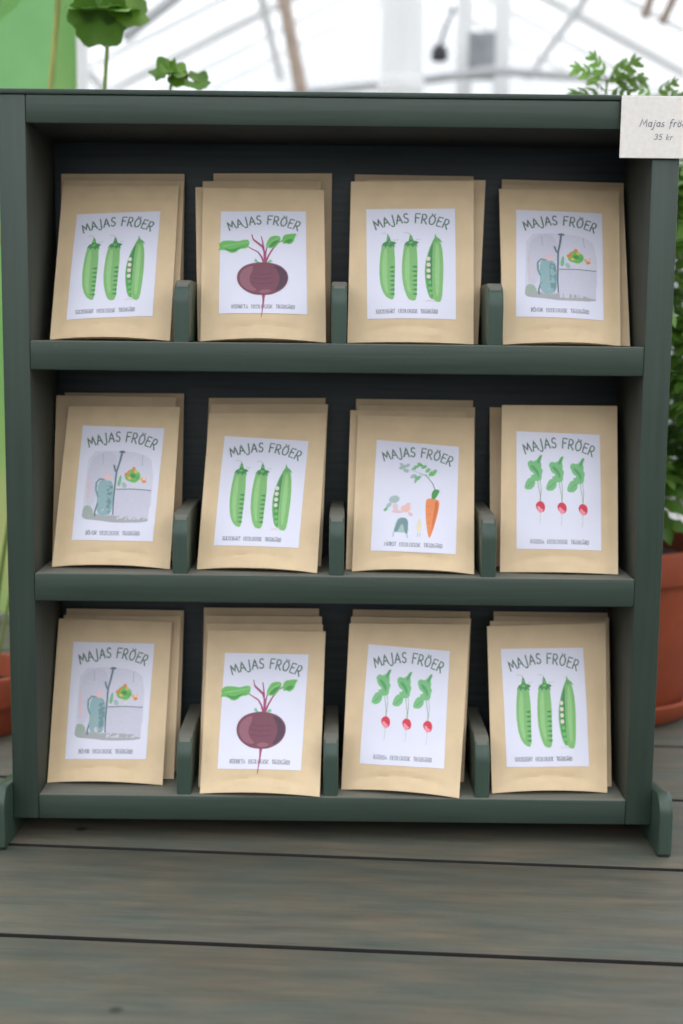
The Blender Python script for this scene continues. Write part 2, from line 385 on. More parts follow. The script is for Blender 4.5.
def draw_beet(pr):
    B = (38, 38, 630, 752); q = lambda x, y: px(x, y, B)
    pr.layer = 1
    for pts in (((340, 415), (325, 370), (300, 335), (262, 315), (232, 298)), ((345, 410), (348, 350), (330, 300), (268, 250), (256, 210)), ((345, 405), (342, 330), (330, 260), (322, 224)),
                ((350, 412), (372, 360), (400, 312), (440, 265), (478, 245)), ((348, 408), (352, 340), (362, 290)), ((336, 300), (300, 270), (262, 240))):
        pr.stroke([q(*p) for p in pts], (1.6, .8), 'beet_stem')
    pr.layer = 2
    pr.poly([q(*p) for p in ((22, 318), (40, 300), (28, 275), (55, 250), (110, 250), (165, 258), (205, 245), (240, 250), (238, 290), (222, 308), (175, 312), (150, 335), (115, 342), (85, 322), (55, 315))], 'leaf', 1)
    pr.poly([q(*p) for p in ((352, 300), (360, 262), (382, 225), (420, 215), (455, 222), (452, 258), (430, 280), (408, 305), (380, 308))], 'leaf', 1)
    pr.poly([q(*p) for p in ((462, 240), (480, 208), (515, 203), (545, 198), (568, 202), (552, 225), (545, 258), (515, 280), (490, 270), (470, 278))], 'leaf', 1)
    pr.poly([q(*p) for p in ((272, 398), (285, 380), (300, 402), (330, 412), (300, 415))], 'sage_green'); pr.poly([q(*p) for p in ((355, 410), (385, 385), (400, 402), (375, 412))], 'sage_green')
    pr.layer = 3
    pr.poly([q(*p) for p in ((60, 300), (120, 318), (175, 298), (222, 290), (170, 308), (140, 332), (95, 325))], 'leaf_dark', 1)
    pr.poly([q(*p) for p in ((368, 298), (395, 262), (430, 250), (446, 250), (425, 276), (398, 300))], 'leaf_dark', 1)
    pr.poly([q(*p) for p in ((478, 262), (505, 240), (540, 240), (528, 262), (505, 270))], 'leaf_dark', 1)
    pr.stroke([q(*p) for p in ((60, 290), (130, 280), (230, 265))], .5, 'hairline'); pr.stroke([q(*p) for p in ((362, 300), (400, 255), (440, 232))], .5, 'hairline')
    pr.layer = 2
    pr.poly([q(*p) for p in ((322, 612), (360, 612), (346, 640), (342, 690), (334, 730), (324, 782), (320, 782), (328, 720), (332, 660))], 'beet_stem', 1)
    pr.layer = 4
    body = [(332, 406), (400, 412), (458, 432), (498, 472), (508, 515), (492, 565), (452, 602), (395, 628), (340, 632), (270, 628), (210, 600), (170, 562), (155, 515), (165, 470), (205, 432), (265, 412)]
    pr.poly([q(*p) for p in body], 'beet', 2)
    pr.layer = 5
    pr.poly([q(*p) for p in ((400, 428), (455, 440), (494, 478), (500, 520), (484, 562), (446, 596), (410, 606), (440, 560), (450, 510), (430, 460))], 'beet_dark', 2)
    pr.poly([q(*p) for p in ((180, 478), (225, 440), (270, 430), (262, 470), (240, 510), (250, 560), (300, 600), (250, 604), (205, 580), (175, 535))], 'beet_light', 2)
    pr.poly([q(*p) for p in ((300, 605), (350, 590), (400, 600), (372, 620), (330, 622))], 'beet_light', 2)
    pr.layer = 6
    for yy in (486, 516, 548): pr.stroke([q(*p) for p in ((260, yy), (330, yy+8), (400, yy))], .4, 'beet_dark')
    pr.layer = 1

def draw_garden(pr):
    """a plain garden still life: bench with vegetables, spade, watering can"""
    B = (45, 62, 640, 828); q = lambda x, y: px(x, y, B)
    pr.layer = 1
    pr.poly([q(*p) for p in ((115, 240), (300, 225), (500, 240), (596, 300), (600, 690), (330, 708), (105, 692), (110, 450))], 'wash_light', 1)
    pr.layer = 2
    pr.poly([q(*p) for p in ((120, 300), (225, 230), (330, 260), (325, 470), (200, 480), (190, 600), (120, 610))], 'wash', 2)
    pr.poly([q(*p) for p in ((340, 488), (590, 490), (588, 690), (340, 692))], 'wash')
    pr.poly([q(*p) for p in ((105, 640), (190, 650), (250, 668), (350, 660), (585, 672), (590, 705), (345, 712), (240, 698), (110, 692))], 'ground', 1)
    pr.poly([q(*p) for p in ((104, 690), (108, 615), (135, 598), (165, 606), (186, 640), (182, 690))], 'ground_green', 1)
    pr.layer = 3
    pr.stroke([q(*p) for p in ((340, 492), (460, 488), (590, 492))], .7, 'iron')
    pr.stroke([q(*p) for p in ((505, 255), (512, 330))], .5, 'rim'); pr.stroke([q(*p) for p in ((130, 390), (140, 560))], .6, 'fringe'); pr.stroke([q(*p) for p in ((215, 250), (225, 320))], .5, 'rim')
    pr.stroke([q(*p) for p in ((355, 232), (345, 300), (330, 370), (328, 470), (326, 560), (330, 655))], (1.7, 1.1), 'iron')
    pr.stroke([q(*p) for p in ((340, 236), (370, 236))], 1.6, 'iron'); pr.stroke([q(*p) for p in ((306, 330), (316, 360), (330, 380))], 1.4, 'iron')
    # watering can
    pr.poly([q(*p) for p in ((205, 440), (250, 428), (310, 440), (322, 520), (318, 655), (262, 668), (212, 655), (204, 560))], 'teal', 1)
    pr.poly([q(*p) for p in ((268, 440), (312, 448), (318, 530), (312, 650), (285, 655), (272, 560))], 'teal_dark', 1)
    pr.stroke([q(*p) for p in ((210, 540), (192, 500), (190, 450), (212, 425), (245, 430))], 1.5, 'teal_dark')
    pr.stroke([q(*p) for p in ((212, 590), (198, 640), (200, 670))], 1.2, 'iron')
    pr.ell(*q(268, 412), 3.1, 2.9, 'skin'); pr.ell(*q(262, 640), 1.6, 2.2, 'skin')
    pr.poly([q(*p) for p in ((225, 545), (262, 555), (255, 600), (230, 610))], 'ground_green', 1)
    pr.poly([q(*p) for p in ((340, 470), (355, 400), (372, 395), (370, 470))], 'sage_green', 1); pr.poly([q(*p) for p in ((372, 455), (395, 440), (420, 470), (395, 488))], 'sage', 1)
    # heap of vegetables
    pr.layer = 4
    pr.poly([q(*p) for p in ((392, 398), (412, 365), (445, 350), (478, 362), (508, 390), (502, 425), (470, 448), (430, 438), (402, 428))], 'leaf', 1)
    pr.layer = 5
    pr.ell(*q(452, 352), 1.5, 1.6, 'orange'); pr.ell(*q(405, 392), 1.8, 1.4, 'orange'); pr.ell(*q(430, 415), 1.6, 1.1, 'yellow'); pr.ell(*q(536, 436), 1.7, 1.3, 'carrot'); pr.ell(*q(518, 420), 1.2, 1.4, 'yellow')
    pr.ell(*q(548, 412), .9, 1.4, 'fringe'); pr.ell(*q(470, 372), 1.4, 1.1, 'yellow'); pr.ell(*q(420, 372), 1.2, 1, 'carrot'); pr.ell(*q(452, 400), 2.2, 1.7, 'leaf_dark'); pr.ell(*q(485, 412), 1.9, 1.5, 'pod_mid'); pr.ell(*q(466, 462), 1.2, .8, 'pale_yellow')
    pr.layer = 1

def draw_carrot(pr):
    """carrot with its leafy top, a pot of pink flowers and an onion beside it"""
    B = (62, 62, 632, 845); q = lambda x, y: px(x, y, B)
    pr.layer = 1
    pr.stroke([q(*p) for p in ((482, 410), (462, 360), (435, 325), (405, 300), (370, 290))], (.8, .4), 'iron')
    pr.stroke([q(*p) for p in ((405, 300), (350, 280), (280, 262))], .4, 'sage'); pr.stroke([q(*p) for p in ((430, 322), (440, 290), (450, 260))], .4, 'sage_green'); pr.stroke([q(*p) for p in ((395, 298), (350, 330))], .4, 'sage_green')
    for x, y, rx, ry, k, a in ((252, 250, 3.2, 1.8, 'sage', .5), (275, 275, 2.4, 1.5, 'sage', -.4), (285, 235, 2.2, 1.4, 'sage', .8), (240, 228, 1.5, 1, 'sage', 0), (345, 240, 2.3, 1.3, 'sage_green', .3), (370, 222, 2.4, 1.4, 'leaf', -.5),
                               (398, 238, 2.4, 1.5, 'sage_green', .6), (425, 262, 2.5, 1.5, 'sage_green', .9), (455, 285, 3, 2, 'leaf', .5), (472, 268, 2.4, 1.5, 'sage_green', 1), (328, 258, 1.8, 1.1, 'sage_green', .1),
                               (330, 312, 2.6, 1.5, 'sage', .3), (352, 325, 2.4, 1.6, 'sage_green', -.5), (368, 318, 1.8, 1.2, 'sage_green', .8), (345, 345, 1, 2.2, 'sage_green', -.3), (415, 300, 1, .8, 'sage_green', 0), (318, 322, 1.4, 1, 'sage', 0)):
        pr.ell(*q(x, y), rx, ry, k, a, 12)
    pr.layer = 2
    pr.poly([q(*p) for p in ((418, 478), (445, 464), (490, 466), (512, 482), (508, 540), (492, 620), (472, 700), (456, 745), (446, 742), (432, 680), (420, 580))], 'carrot', 1)
    pr.layer = 3
    pr.poly([q(*p) for p in ((482, 480), (506, 490), (500, 550), (480, 640), (462, 720), (468, 620), (480, 540))], 'carrot_dark', 1)
    for yy in (520, 575, 640): pr.stroke([q(*p) for p in ((424+(yy-520)*.1, yy), (452, yy+5))], .4, 'carrot_dark')
    pr.poly([q(*p) for p in ((458, 468), (455, 430), (470, 402), (488, 396), (512, 402), (500, 432), (488, 458), (472, 470))], 'leaf_dark', 1)
    pr.layer = 2   # flowers in a teal pot
    for x, y, rx, ry, k, a in ((205, 488, 4.2, 3, 'sage', .3), (170, 530, 2.6, 1.5, 'sage', .8), (150, 560, 2, 1.2, 'sage_green', .7), (215, 540, 2, 3, 'skin', .2), (230, 572, 4.4, 1.2, 'skin', 0), (285, 548, 3.8, 3, 'fringe', 0), (318, 585, 2.2, 1.4, 'skin', -.6), (300, 520, 2.2, 1.6, 'skin', .5)):
        pr.ell(*q(x, y), rx, ry, k, a, 14)
    pr.poly([q(*p) for p in ((235, 612), (300, 612), (308, 660), (298, 715), (212, 715), (218, 665))], 'sage', 1)
    pr.layer = 3
    pr.poly([q(*p) for p in ((245, 612), (302, 614), (308, 720), (285, 722), (275, 660), (258, 655), (235, 715), (208, 712), (222, 670))], 'teal_dark', 1)
    pr.stroke([q(*p) for p in ((210, 715), (208, 745))], .8, 'sage'); pr.stroke([q(*p) for p in ((300, 715), (304, 748))], .8, 'sage')
    pr.poly([q(*p) for p in ((380, 608), (396, 640), (398, 690), (382, 716), (366, 700), (364, 655), (372, 625))], 'pale_yellow', 1)
    pr.stroke([q(*p) for p in ((374, 715), (372, 738))], .5, 'sage'); pr.stroke([q(*p) for p in ((388, 715), (388, 738))], .5, 'sage')
    pr.layer = 1

def draw_radish(pr):
    B = (45, 40, 622, 855); q = lambda x, y: px(x, y, B)
    for dx, dy in ((0, 0), (146, 6), (290, 12)):
        Q = lambda pts: [q(p[0]+dx, p[1]+dy) for p in pts]
        pr.layer = 1
        pr.stroke(Q(((188, 385), (195, 430), (205, 480), (206, 535))), .55, 'stalk'); pr.stroke(Q(((205, 380), (212, 440), (208, 530))), .5, 'stalk')
        pr.stroke(Q(((205, 600), (207, 640), (202, 690))), .3, 'hairline')
        pr.layer = 2
        pr.poly(Q(((218, 198), (222, 212), (208, 245), (216, 270), (212, 300), (225, 310), (215, 345), (216, 375), (190, 390), (165, 385), (135, 352), (158, 345), (165, 335), (138, 318), (128, 292), (118, 262), (140, 240), (160, 250), (185, 238), (200, 210))), 'radish_leaf', 1)
        pr.poly(Q(((170, 388), (158, 365), (130, 365), (110, 390), (98, 430), (104, 445), (130, 450), (152, 442), (172, 415))), 'radish_leaf', 1)
        pr.layer = 3
        pr.poly(Q(((218, 200), (205, 250), (190, 270), (186, 250), (205, 212))), 'radish_leaf_dark', 1)
        pr.poly(Q(((140, 270), (175, 290), (200, 330), (195, 370), (180, 330), (150, 300))), 'radish_leaf_dark', 1)
        pr.stroke(Q(((120, 430), (150, 400), (175, 385))), .5, 'radish_leaf_dark')
        pr.poly(Q(((205, 525), (228, 534), (240, 560), (236, 590), (222, 605), (200, 600), (182, 582), (175, 555), (185, 535))), 'radish', 1)
        pr.layer = 4
        pr.poly(Q(((184, 560), (200, 562), (212, 578), (228, 585), (222, 602), (205, 608), (190, 595))), 'radish_light', 1)
    pr.layer = 1

ART = {'pea': (draw_peas, 'SOCKERÄRT', .10, .79, 'three green pea pods'), 'beet': (draw_beet, 'RÖDBETA', .145, .86, 'a purple beetroot'), 'garden': (draw_garden, 'BÖNOR', .17, .83, 'a grey garden scene'),
       'carrot': (draw_carrot, 'MOROT', .16, .84, 'an orange carrot'), 'radish': (draw_radish, 'RÄDISA', .165, .85, 'three red radishes')}
KIND = {'11': 'pea', '12': 'beet', '13': 'pea', '14': 'garden', '21': 'garden', '22': 'pea', '23': 'carrot', '24': 'radish', '31': 'garden', '32': 'beet', '33': 'radish', '34': 'pea'}
SHORT = {'pea': 'pea', 'beet': 'beetroot', 'garden': 'garden-scene', 'carrot': 'carrot', 'radish': 'radish'}

# ---------------------------------------------------------------- the seed packets
# per compartment (shelf, place): front packet corners, its label's corners on the packet, corners of the packets behind it (hindmost first)
PK = {
    '11': ([(-0.2158,0.0260,0.3807),(-0.1257,0.0260,0.3807),(-0.1247,0.0791,0.4999),(-0.2151,0.0791,0.4989)], [(0.143,0.808),(0.854,0.831),(0.847,0.145),(0.130,0.116)], [[(-0.2190,0.0778,0.3807),(-0.1223,0.0778,0.3807),(-0.1217,0.0905,0.5106),(-0.2185,0.0905,0.5096)],
        [(-0.2160,0.0441,0.3807),(-0.1221,0.0441,0.3807),(-0.1215,0.0848,0.5043),(-0.2154,0.0848,0.5041)]]),
    '12': ([(-0.1028,0.0260,0.3807),(-0.0085,0.0260,0.3807),(-0.0117,0.0720,0.4973),(-0.1053,0.0720,0.4978)], [(0.151,0.845),(0.849,0.854),(0.853,0.170),(0.146,0.170)], [[(-0.0990,0.0865,0.3807),(-0.0059,0.0865,0.3807),(-0.0058,0.0905,0.5123),(-0.0989,0.0905,0.5113)],
        [(-0.1046,0.0460,0.3807),(-0.0123,0.0460,0.3807),(-0.0143,0.0843,0.5054),(-0.1066,0.0843,0.5044)],
        [(-0.1058,0.0360,0.3807),(-0.0136,0.0360,0.3807),(-0.0196,0.0785,0.4998),(-0.1118,0.0785,0.4991)]]),
    '13': ([(0.0076,0.0260,0.3807),(0.1023,0.0260,0.3807),(0.1034,0.0667,0.5048),(0.0091,0.0667,0.5035)], [(0.128,0.823),(0.849,0.828),(0.860,0.142),(0.153,0.140)], [[(0.0106,0.0865,0.3807),(0.1039,0.0865,0.3807),(0.1056,0.0905,0.5113),(0.0123,0.0905,0.5118)],
        [(0.0146,0.0464,0.3807),(0.1076,0.0464,0.3807),(0.1138,0.0786,0.5070),(0.0208,0.0786,0.5063)]]),
    '14': ([(0.1245,0.0260,0.3807),(0.2127,0.0260,0.3807),(0.2177,0.0775,0.4996),(0.1243,0.0775,0.5004)], [(0.138,0.862),(0.854,0.849),(0.854,0.149),(0.112,0.168)], [[(0.1271,0.0655,0.3807),(0.2231,0.0655,0.3807),(0.2238,0.0905,0.5073),(0.1278,0.0905,0.5092)],
        [(0.1271,0.0345,0.3807),(0.2218,0.0345,0.3807),(0.2219,0.0840,0.5034),(0.1272,0.0840,0.5043)]]),
    '21': ([(-0.2168,0.0235,0.2080),(-0.1258,0.0188,0.2080),(-0.1237,0.0699,0.3287),(-0.2114,0.0699,0.3283)], [(0.145,0.878),(0.875,0.863),(0.847,0.159),(0.154,0.160)], [[(-0.2211,0.0865,0.2080),(-0.1255,0.0865,0.2080),(-0.1229,0.0905,0.3386),(-0.2185,0.0905,0.3383)],
        [(-0.2240,0.0579,0.2080),(-0.1289,0.0579,0.2080),(-0.1281,0.0802,0.3358),(-0.2232,0.0802,0.3364)]]),
    '22': ([(-0.1052,0.0192,0.2080),(-0.0134,0.0090,0.2080),(-0.0077,0.0718,0.3249),(-0.1006,0.0718,0.3239)], [(0.146,0.850),(0.859,0.818),(0.839,0.143),(0.130,0.145)], [[(-0.1065,0.0662,0.2080),(-0.0128,0.0662,0.2080),(-0.0092,0.0905,0.3362),(-0.1028,0.0905,0.3352)],
        [(-0.1039,0.0391,0.2080),(-0.0107,0.0391,0.2080),(-0.0071,0.0811,0.3316),(-0.1003,0.0811,0.3305)]]),
    '23': ([(0.0131,0.0180,0.2080),(0.1055,0.0109,0.2080),(0.1086,0.0720,0.3226),(0.0168,0.0720,0.3236)], [(0.169,0.839),(0.871,0.805),(0.850,0.115),(0.149,0.126)], [[(0.0129,0.0659,0.2080),(0.1069,0.0659,0.2080),(0.1093,0.0905,0.3356),(0.0153,0.0905,0.3358)],
        [(0.0143,0.0410,0.2080),(0.1079,0.0410,0.2080),(0.1104,0.0843,0.3303),(0.0169,0.0843,0.3309)],
        [(0.0084,0.0259,0.2080),(0.1003,0.0259,0.2080),(0.1028,0.0782,0.3270),(0.0108,0.0782,0.3272)]]),
    '24': ([(0.1264,0.0220,0.2080),(0.2159,0.0177,0.2080),(0.2185,0.0580,0.3341),(0.1288,0.0580,0.3338)], [(0.126,0.841),(0.848,0.823),(0.856,0.135),(0.136,0.138)], [[(0.1216,0.0461,0.2080),(0.2152,0.0461,0.2080),(0.2164,0.0905,0.3303),(0.1228,0.0905,0.3301)]]),
    '31': ([(-0.2237,0.0249,0.0361),(-0.1330,0.0217,0.0361),(-0.1316,0.0744,0.1545),(-0.2230,0.0744,0.1566)], [(0.145,0.857),(0.859,0.861),(0.848,0.151),(0.147,0.140)], [[(-0.2207,0.0554,0.0361),(-0.1245,0.0554,0.0361),(-0.1237,0.0905,0.1610),(-0.2199,0.0905,0.1616)],
        [(-0.2214,0.0366,0.0361),(-0.1260,0.0366,0.0361),(-0.1252,0.0825,0.1577),(-0.2206,0.0825,0.1578)]]),
    '32': ([(-0.1018,0.0035,0.0361),(-0.0097,-0.0012,0.0361),(-0.0071,0.0618,0.1512),(-0.1012,0.0618,0.1509)], [(0.155,0.858),(0.865,0.853),(0.839,0.147),(0.140,0.147)], [[(-0.1075,0.0660,0.0361),(-0.0131,0.0660,0.0361),(-0.0129,0.0905,0.1639),(-0.1073,0.0905,0.1637)],
        [(-0.1066,0.0390,0.0361),(-0.0114,0.0390,0.0361),(-0.0103,0.0809,0.1593),(-0.1055,0.0809,0.1590)],
        [(-0.1048,0.0180,0.0361),(-0.0104,0.0180,0.0361),(-0.0093,0.0714,0.1548),(-0.1037,0.0714,0.1545)]]),
    '33': ([(0.0069,0.0160,0.0361),(0.0971,-0.0007,0.0361),(0.1080,0.0580,0.1590),(0.0120,0.0580,0.1588)], [(0.169,0.874),(0.848,0.839),(0.862,0.159),(0.148,0.159)], [[(0.0085,0.0629,0.0361),(0.1046,0.0629,0.0361),(0.1110,0.0905,0.1628),(0.0150,0.0905,0.1635)],
        [(0.0069,0.0371,0.0361),(0.1040,0.0371,0.0361),(0.1103,0.0742,0.1604),(0.0133,0.0742,0.1610)]]),
    '34': ([(0.1235,0.0107,0.0361),(0.2135,0.0152,0.0361),(0.2160,0.0580,0.1613),(0.1216,0.0580,0.1577)], [(0.110,0.859),(0.806,0.855),(0.840,0.153),(0.129,0.152)], [[(0.1305,0.0625,0.0361),(0.2240,0.0625,0.0361),(0.2238,0.0905,0.1629),(0.1303,0.0905,0.1632)],
        [(0.1293,0.0451,0.0361),(0.2228,0.0451,0.0361),(0.2230,0.0797,0.1613),(0.1295,0.0797,0.1615)],
        [(0.1249,0.0302,0.0361),(0.2199,0.0302,0.0361),(0.2201,0.0688,0.1608),(0.1251,0.0688,0.1597)]]),}
def sm(e0, e1, x):
    t = max(0, min(1, (x-e0)/(e1-e0))); return t*t*(3-2*t)

def packet_surface(Q, bulge, seed, front):
    BL, BR, TR, TL = [Vector(p) for p in Q]
    org = (BL+BR)/2
    n = (BR-BL).cross(TL-BL).normalized()
    if n.y > 0: n = -n
    def b(u, v):
        g = max(0, math.sin(PI*max(0, min(1, (u-.05)/.9))))**.6
        h = (.62+.38*sm(0, .25, v))*(1-sm(.5, .88, v))
        val = .0005+bulge*g*h
        if front:
            vc = .098-.085*(2*u-1)**2
            val -= .0014*math.exp(-((v-vc)/.016)**2)*g
            val += .0013*(noise.noise(Vector((u*3.1, v*4.0, seed*3.7)))*g*(1-sm(.6, .95, v)))
            val += .0026*math.exp(-((u-.62-.1*math.sin(seed))/.05)**2-((v-.05)/.025)**2)*math.sin(seed*2.3)
            val -= .00035*math.exp(-((v-.93)/.006)**2)
        return val
    lift = (.0022*abs(math.sin(seed*1.7))) if front else 0
    def S(u, v, off=0.0):
        p = (BL*(1-u)+BR*u)*(1-v)+(TL*(1-u)+TR*u)*v
        p = p+n*(b(u, v)+off)
        w = 1-sm(0, .12, v)
        p.z += lift*w*(1-(2*u-1)**2)
        return p-org
    def Bk(u, v):
        p = (BL*(1-u)+BR*u)*(1-v)+(TL*(1-u)+TR*u)*v
        w = 1-sm(0, .12, v); p = p-n*.0004; p.z += lift*w*(1-(2*u-1)**2)
        return p-org
    return org, S, Bk

def make_packet(Q, bulge, seed, front, label):
    org, S, Bk = packet_surface(Q, bulge, seed, front)
    nu, nv = (24, 56) if front else (12, 16)
    mb = MB(); F = []; B_ = []
    vs = [S(i/nu, j/nv) for j in range(nv+1) for i in range(nu+1)] + [Bk(i/nu, j/nv) for j in range(nv+1) for i in range(nu+1)]
    N = (nu+1)*(nv+1); W = nu+1; fs = []
    for j in range(nv):
        for i in range(nu):
            a = j*W+i; fs.append([a, a+1, a+W+1, a+W]); fs.append([N+a, N+a+W, N+a+W+1, N+a+1])
    for i in range(nu):
        fs.append([i, N+i, N+i+1, i+1]); a = nv*W+i; fs.append([a, a+1, N+a+1, N+a])
    for j in range(nv):
        a = j*W; fs.append([a, a+W, N+a+W, N+a]); a = j*W+nu; fs.append([a, N+a, N+a+W, a+W])
    mb.add(vs, fs)
    o = mb.build('seed_packet', M_kraft, loc=org+Vector((0, 0, .0004)), smooth=True)
    tag(o, label, 'seed packet', 'kraft seed packets in the rack')
    return o, S

SHELF = {'1': 'top shelf', '2': 'middle shelf', '3': 'bottom shelf'}
PLACE = {'1': 'leftmost slot', '2': 'second slot from left', '3': 'third slot from left', '4': 'rightmost slot'}
sd = 1.0
for key, (front, lab, behind) in PK.items():
    kind = KIND[key]; draw, cap, c0, c1, what = ART[kind]
    where = '%s, %s' % (PLACE[key[1]], SHELF[key[0]])
    nb = len(behind)
    for i, q in enumerate(behind):
        rank = {0: 'hindmost', 1: 'second from the back', 2: 'third from the back'}[i]
        text = 'half-hidden kraft packet, %s, %s' % ('hindmost' if i == 0 else ('right behind the front one' if i == nb-1 else 'next to hindmost'), where)
        sd += 1.37
        make_packet(q, .0025, sd, False, text)
    sd += 1.37
    o, S = make_packet(front, .0042, sd, True, 'front kraft packet labelled with %s, %s' % (what, where))
    TL, TR, BR, BL = [Vector((p[0], p[1])) for p in lab]
    def at(s, t, layer=0, S=S, TL=TL, TR=TR, BR=BR, BL=BL):
        w = (BL*(1-s)+BR*s)*(1-t)+(TL*(1-s)+TR*s)*t
        return S(w.x, w.y, .00038+layer*.00006)
    mb = MB(); nu, nv = 28, 48
    mb.add([at(i/nu, j/nv) for j in range(nv+1) for i in range(nu+1)], [[j*(nu+1)+i, j*(nu+1)+i+1, (j+1)*(nu+1)+i+1, (j+1)*(nu+1)+i] for j in range(nv) for i in range(nu)])
    lb = mb.build('label', M_label, o, recalc=False); lb['label'] = 'lavender-white paper label with %s' % what
    pr = Print(at, LW, LH); pr.layer = 1; title(pr); pr.build('title_lettering', lb)
    pr = Print(at, LW, LH); draw(pr); pr.build('printed_picture', lb)
    pr = Print(at, LW, LH); pr.layer = 1
    words = [cap, 'EKOLOGISK', 'TRÄDGÅRD']
    gap = 2.6; x = LW*c0; span = LW*(c1-c0)-2*gap; tot = sum(len(w) for w in words)
    for w in words:
        wd = span*len(w)/tot
        pr.text_line(w, x, x+wd, LH*.046, 3.0, .38, 'caption'); x += wd+gap
    pr.build('caption_lettering', lb)

# ---------------------------------------------------------------- the price card on the rack's top right corner
card = MB()
card.box((-.0325, 0, 0), (.0325, .0012, .0432), bev=.0003, seg=1)
co_ = card.build('price_card', M_card, loc=(.2335, -.0028, .5152))
co_.rotation_euler = (math.radians(1.0), 0, math.radians(0))
tag(co_, 'small off-white paper card with faint lettering on the rack top right corner', 'card')
pr = Print(lambda s, t, l=0: Vector((-.0325+s*.065, -.0002-.0000*l, t*.0432)), 65, 43.2)
pr.text_line('Majas fröer' if 'M' in FONT else '', 13.5, 49, 22.0, 5.2, .62, 'card_ink', .22)
pr.text_line('35 kr', 24.0, 37, 13, 3.8, .5, 'card_ink', .25)
pr.build('lettering', co_)

# ---------------------------------------------------------------- the plank table
TA = math.radians(-4.1)
tbl = empty('plank_table', (0, 0, 0), 'weathered grey plank table carrying the green seed rack and the pots', 'table', rz=TA)
def table_mat():
    m, nt, b, out = new_mat('weathered_stained_planks')
    tc = nt.nodes.new('ShaderNodeTexCoord')
    mp = nt.nodes.new('ShaderNodeMapping'); mp.inputs['Scale'].default_value = (11, 95, 40)
    n = nt.nodes.new('ShaderNodeTexNoise'); n.inputs['Scale'].default_value = 1; n.inputs['Detail'].default_value = 7; n.inputs['Roughness'].default_value = .62
    nt.links.new(tc.outputs['Object'], mp.inputs[0]); nt.links.new(mp.outputs[0], n.inputs['Vector'])
    r = nt.nodes.new('ShaderNodeValToRGB'); e = r.color_ramp.elements
    e[0].position = .25; e[0].color = (.062, .062, .052, 1); e[1].position = .75; e[1].color = (.125, .118, .100, 1)
    nt.links.new(n.outputs['Fac'], r.inputs[0])
    # greenish and brownish blotches of worn stain
    n2 = nt.nodes.new('ShaderNodeTexNoise'); n2.inputs['Scale'].default_value = 13; n2.inputs['Detail'].default_value = 6; n2.inputs['Roughness'].default_value = .65
    mp2 = nt.nodes.new('ShaderNodeMapping'); mp2.inputs['Scale'].default_value = (.8, 2.2, 1)
    nt.links.new(tc.outputs['Object'], mp2.inputs[0]); nt.links.new(mp2.outputs[0], n2.inputs['Vector'])
    r2 = nt.nodes.new('ShaderNodeValToRGB'); e = r2.color_ramp.elements
    e[0].position = .35; e[0].color = (.76, .91, .87, 1); e[1].position = .66; e[1].color = (1.24, 1.05, .87, 1)
    nt.links.new(n2.outputs['Fac'], r2.inputs[0])
    mu = nt.nodes.new('ShaderNodeMixRGB'); mu.blend_type = 'MULTIPLY'; mu.inputs[0].default_value = 1
    nt.links.new(r.outputs[0], mu.inputs[1]); nt.links.new(r2.outputs[0], mu.inputs[2])
    # small dark knots / nail marks
    v = nt.nodes.new('ShaderNodeTexVoronoi'); v.inputs['Scale'].default_value = 9
    nt.links.new(tc.outputs['Object'], v.inputs['Vector'])
    r3 = nt.nodes.new('ShaderNodeValToRGB'); e = r3.color_ramp.elements
    e[0].position = .03; e[0].color = (.25, .22, .2, 1); e[1].position = .06; e[1].color = (1, 1, 1, 1)
    nt.links.new(v.outputs['Distance'], r3.inputs[0])
    mk = nt.nodes.new('ShaderNodeMixRGB'); mk.blend_type = 'MULTIPLY'; mk.inputs[0].default_value = 1
    nt.links.new(mu.outputs[0], mk.inputs[1]); nt.links.new(r3.outputs[0], mk.inputs[2])
    nt.links.new(mk.outputs[0], b.inputs['Base Color'])
    b.inputs['Roughness'].default_value = .62
    bp = nt.nodes.new('ShaderNodeBump'); bp.inputs['Strength'].default_value = .5; bp.inputs['Distance'].default_value = .001
    nt.links.new(n.outputs['Fac'], bp.inputs['Height']); nt.links.new(bp.outputs[0], b.inputs['Normal'])
    return m
M_table = table_mat()
PW, GAP = .1515, .0046
mb = MB()
k0 = -.0278
for i in range(-4, 7):
    y0 = k0+i*PW
    mb.box((-1.15, y0+GAP/2, -.032), (1.15, y0+PW-GAP/2, 0), bev=.0016)
ya0, ya1 = k0-4*PW, k0+7*PW
tt = mb.build('tabletop', [M_table, plain('dark_plank_edge', (.012, .011, .010, 1), .9, .2, 30)], tbl, smooth=True)
face_mat(tt, lambda p: abs(p.normal.y) > .5, 1)
for x in (-1.0, 0, 1.0): MB().box((x-.03, ya0+.02, -.09), (x+.03, ya1-.02, -.0325), bev=.003).build('crossbar', M_table, tbl)
for x in (-1.0, 1.0):
    for y in (ya0+.06, ya1-.06):
        MB().box((x-.035, y-.035, -.80), (x+.035, y+.035, -.0905), bev=.003).build('leg', M_table, tbl)

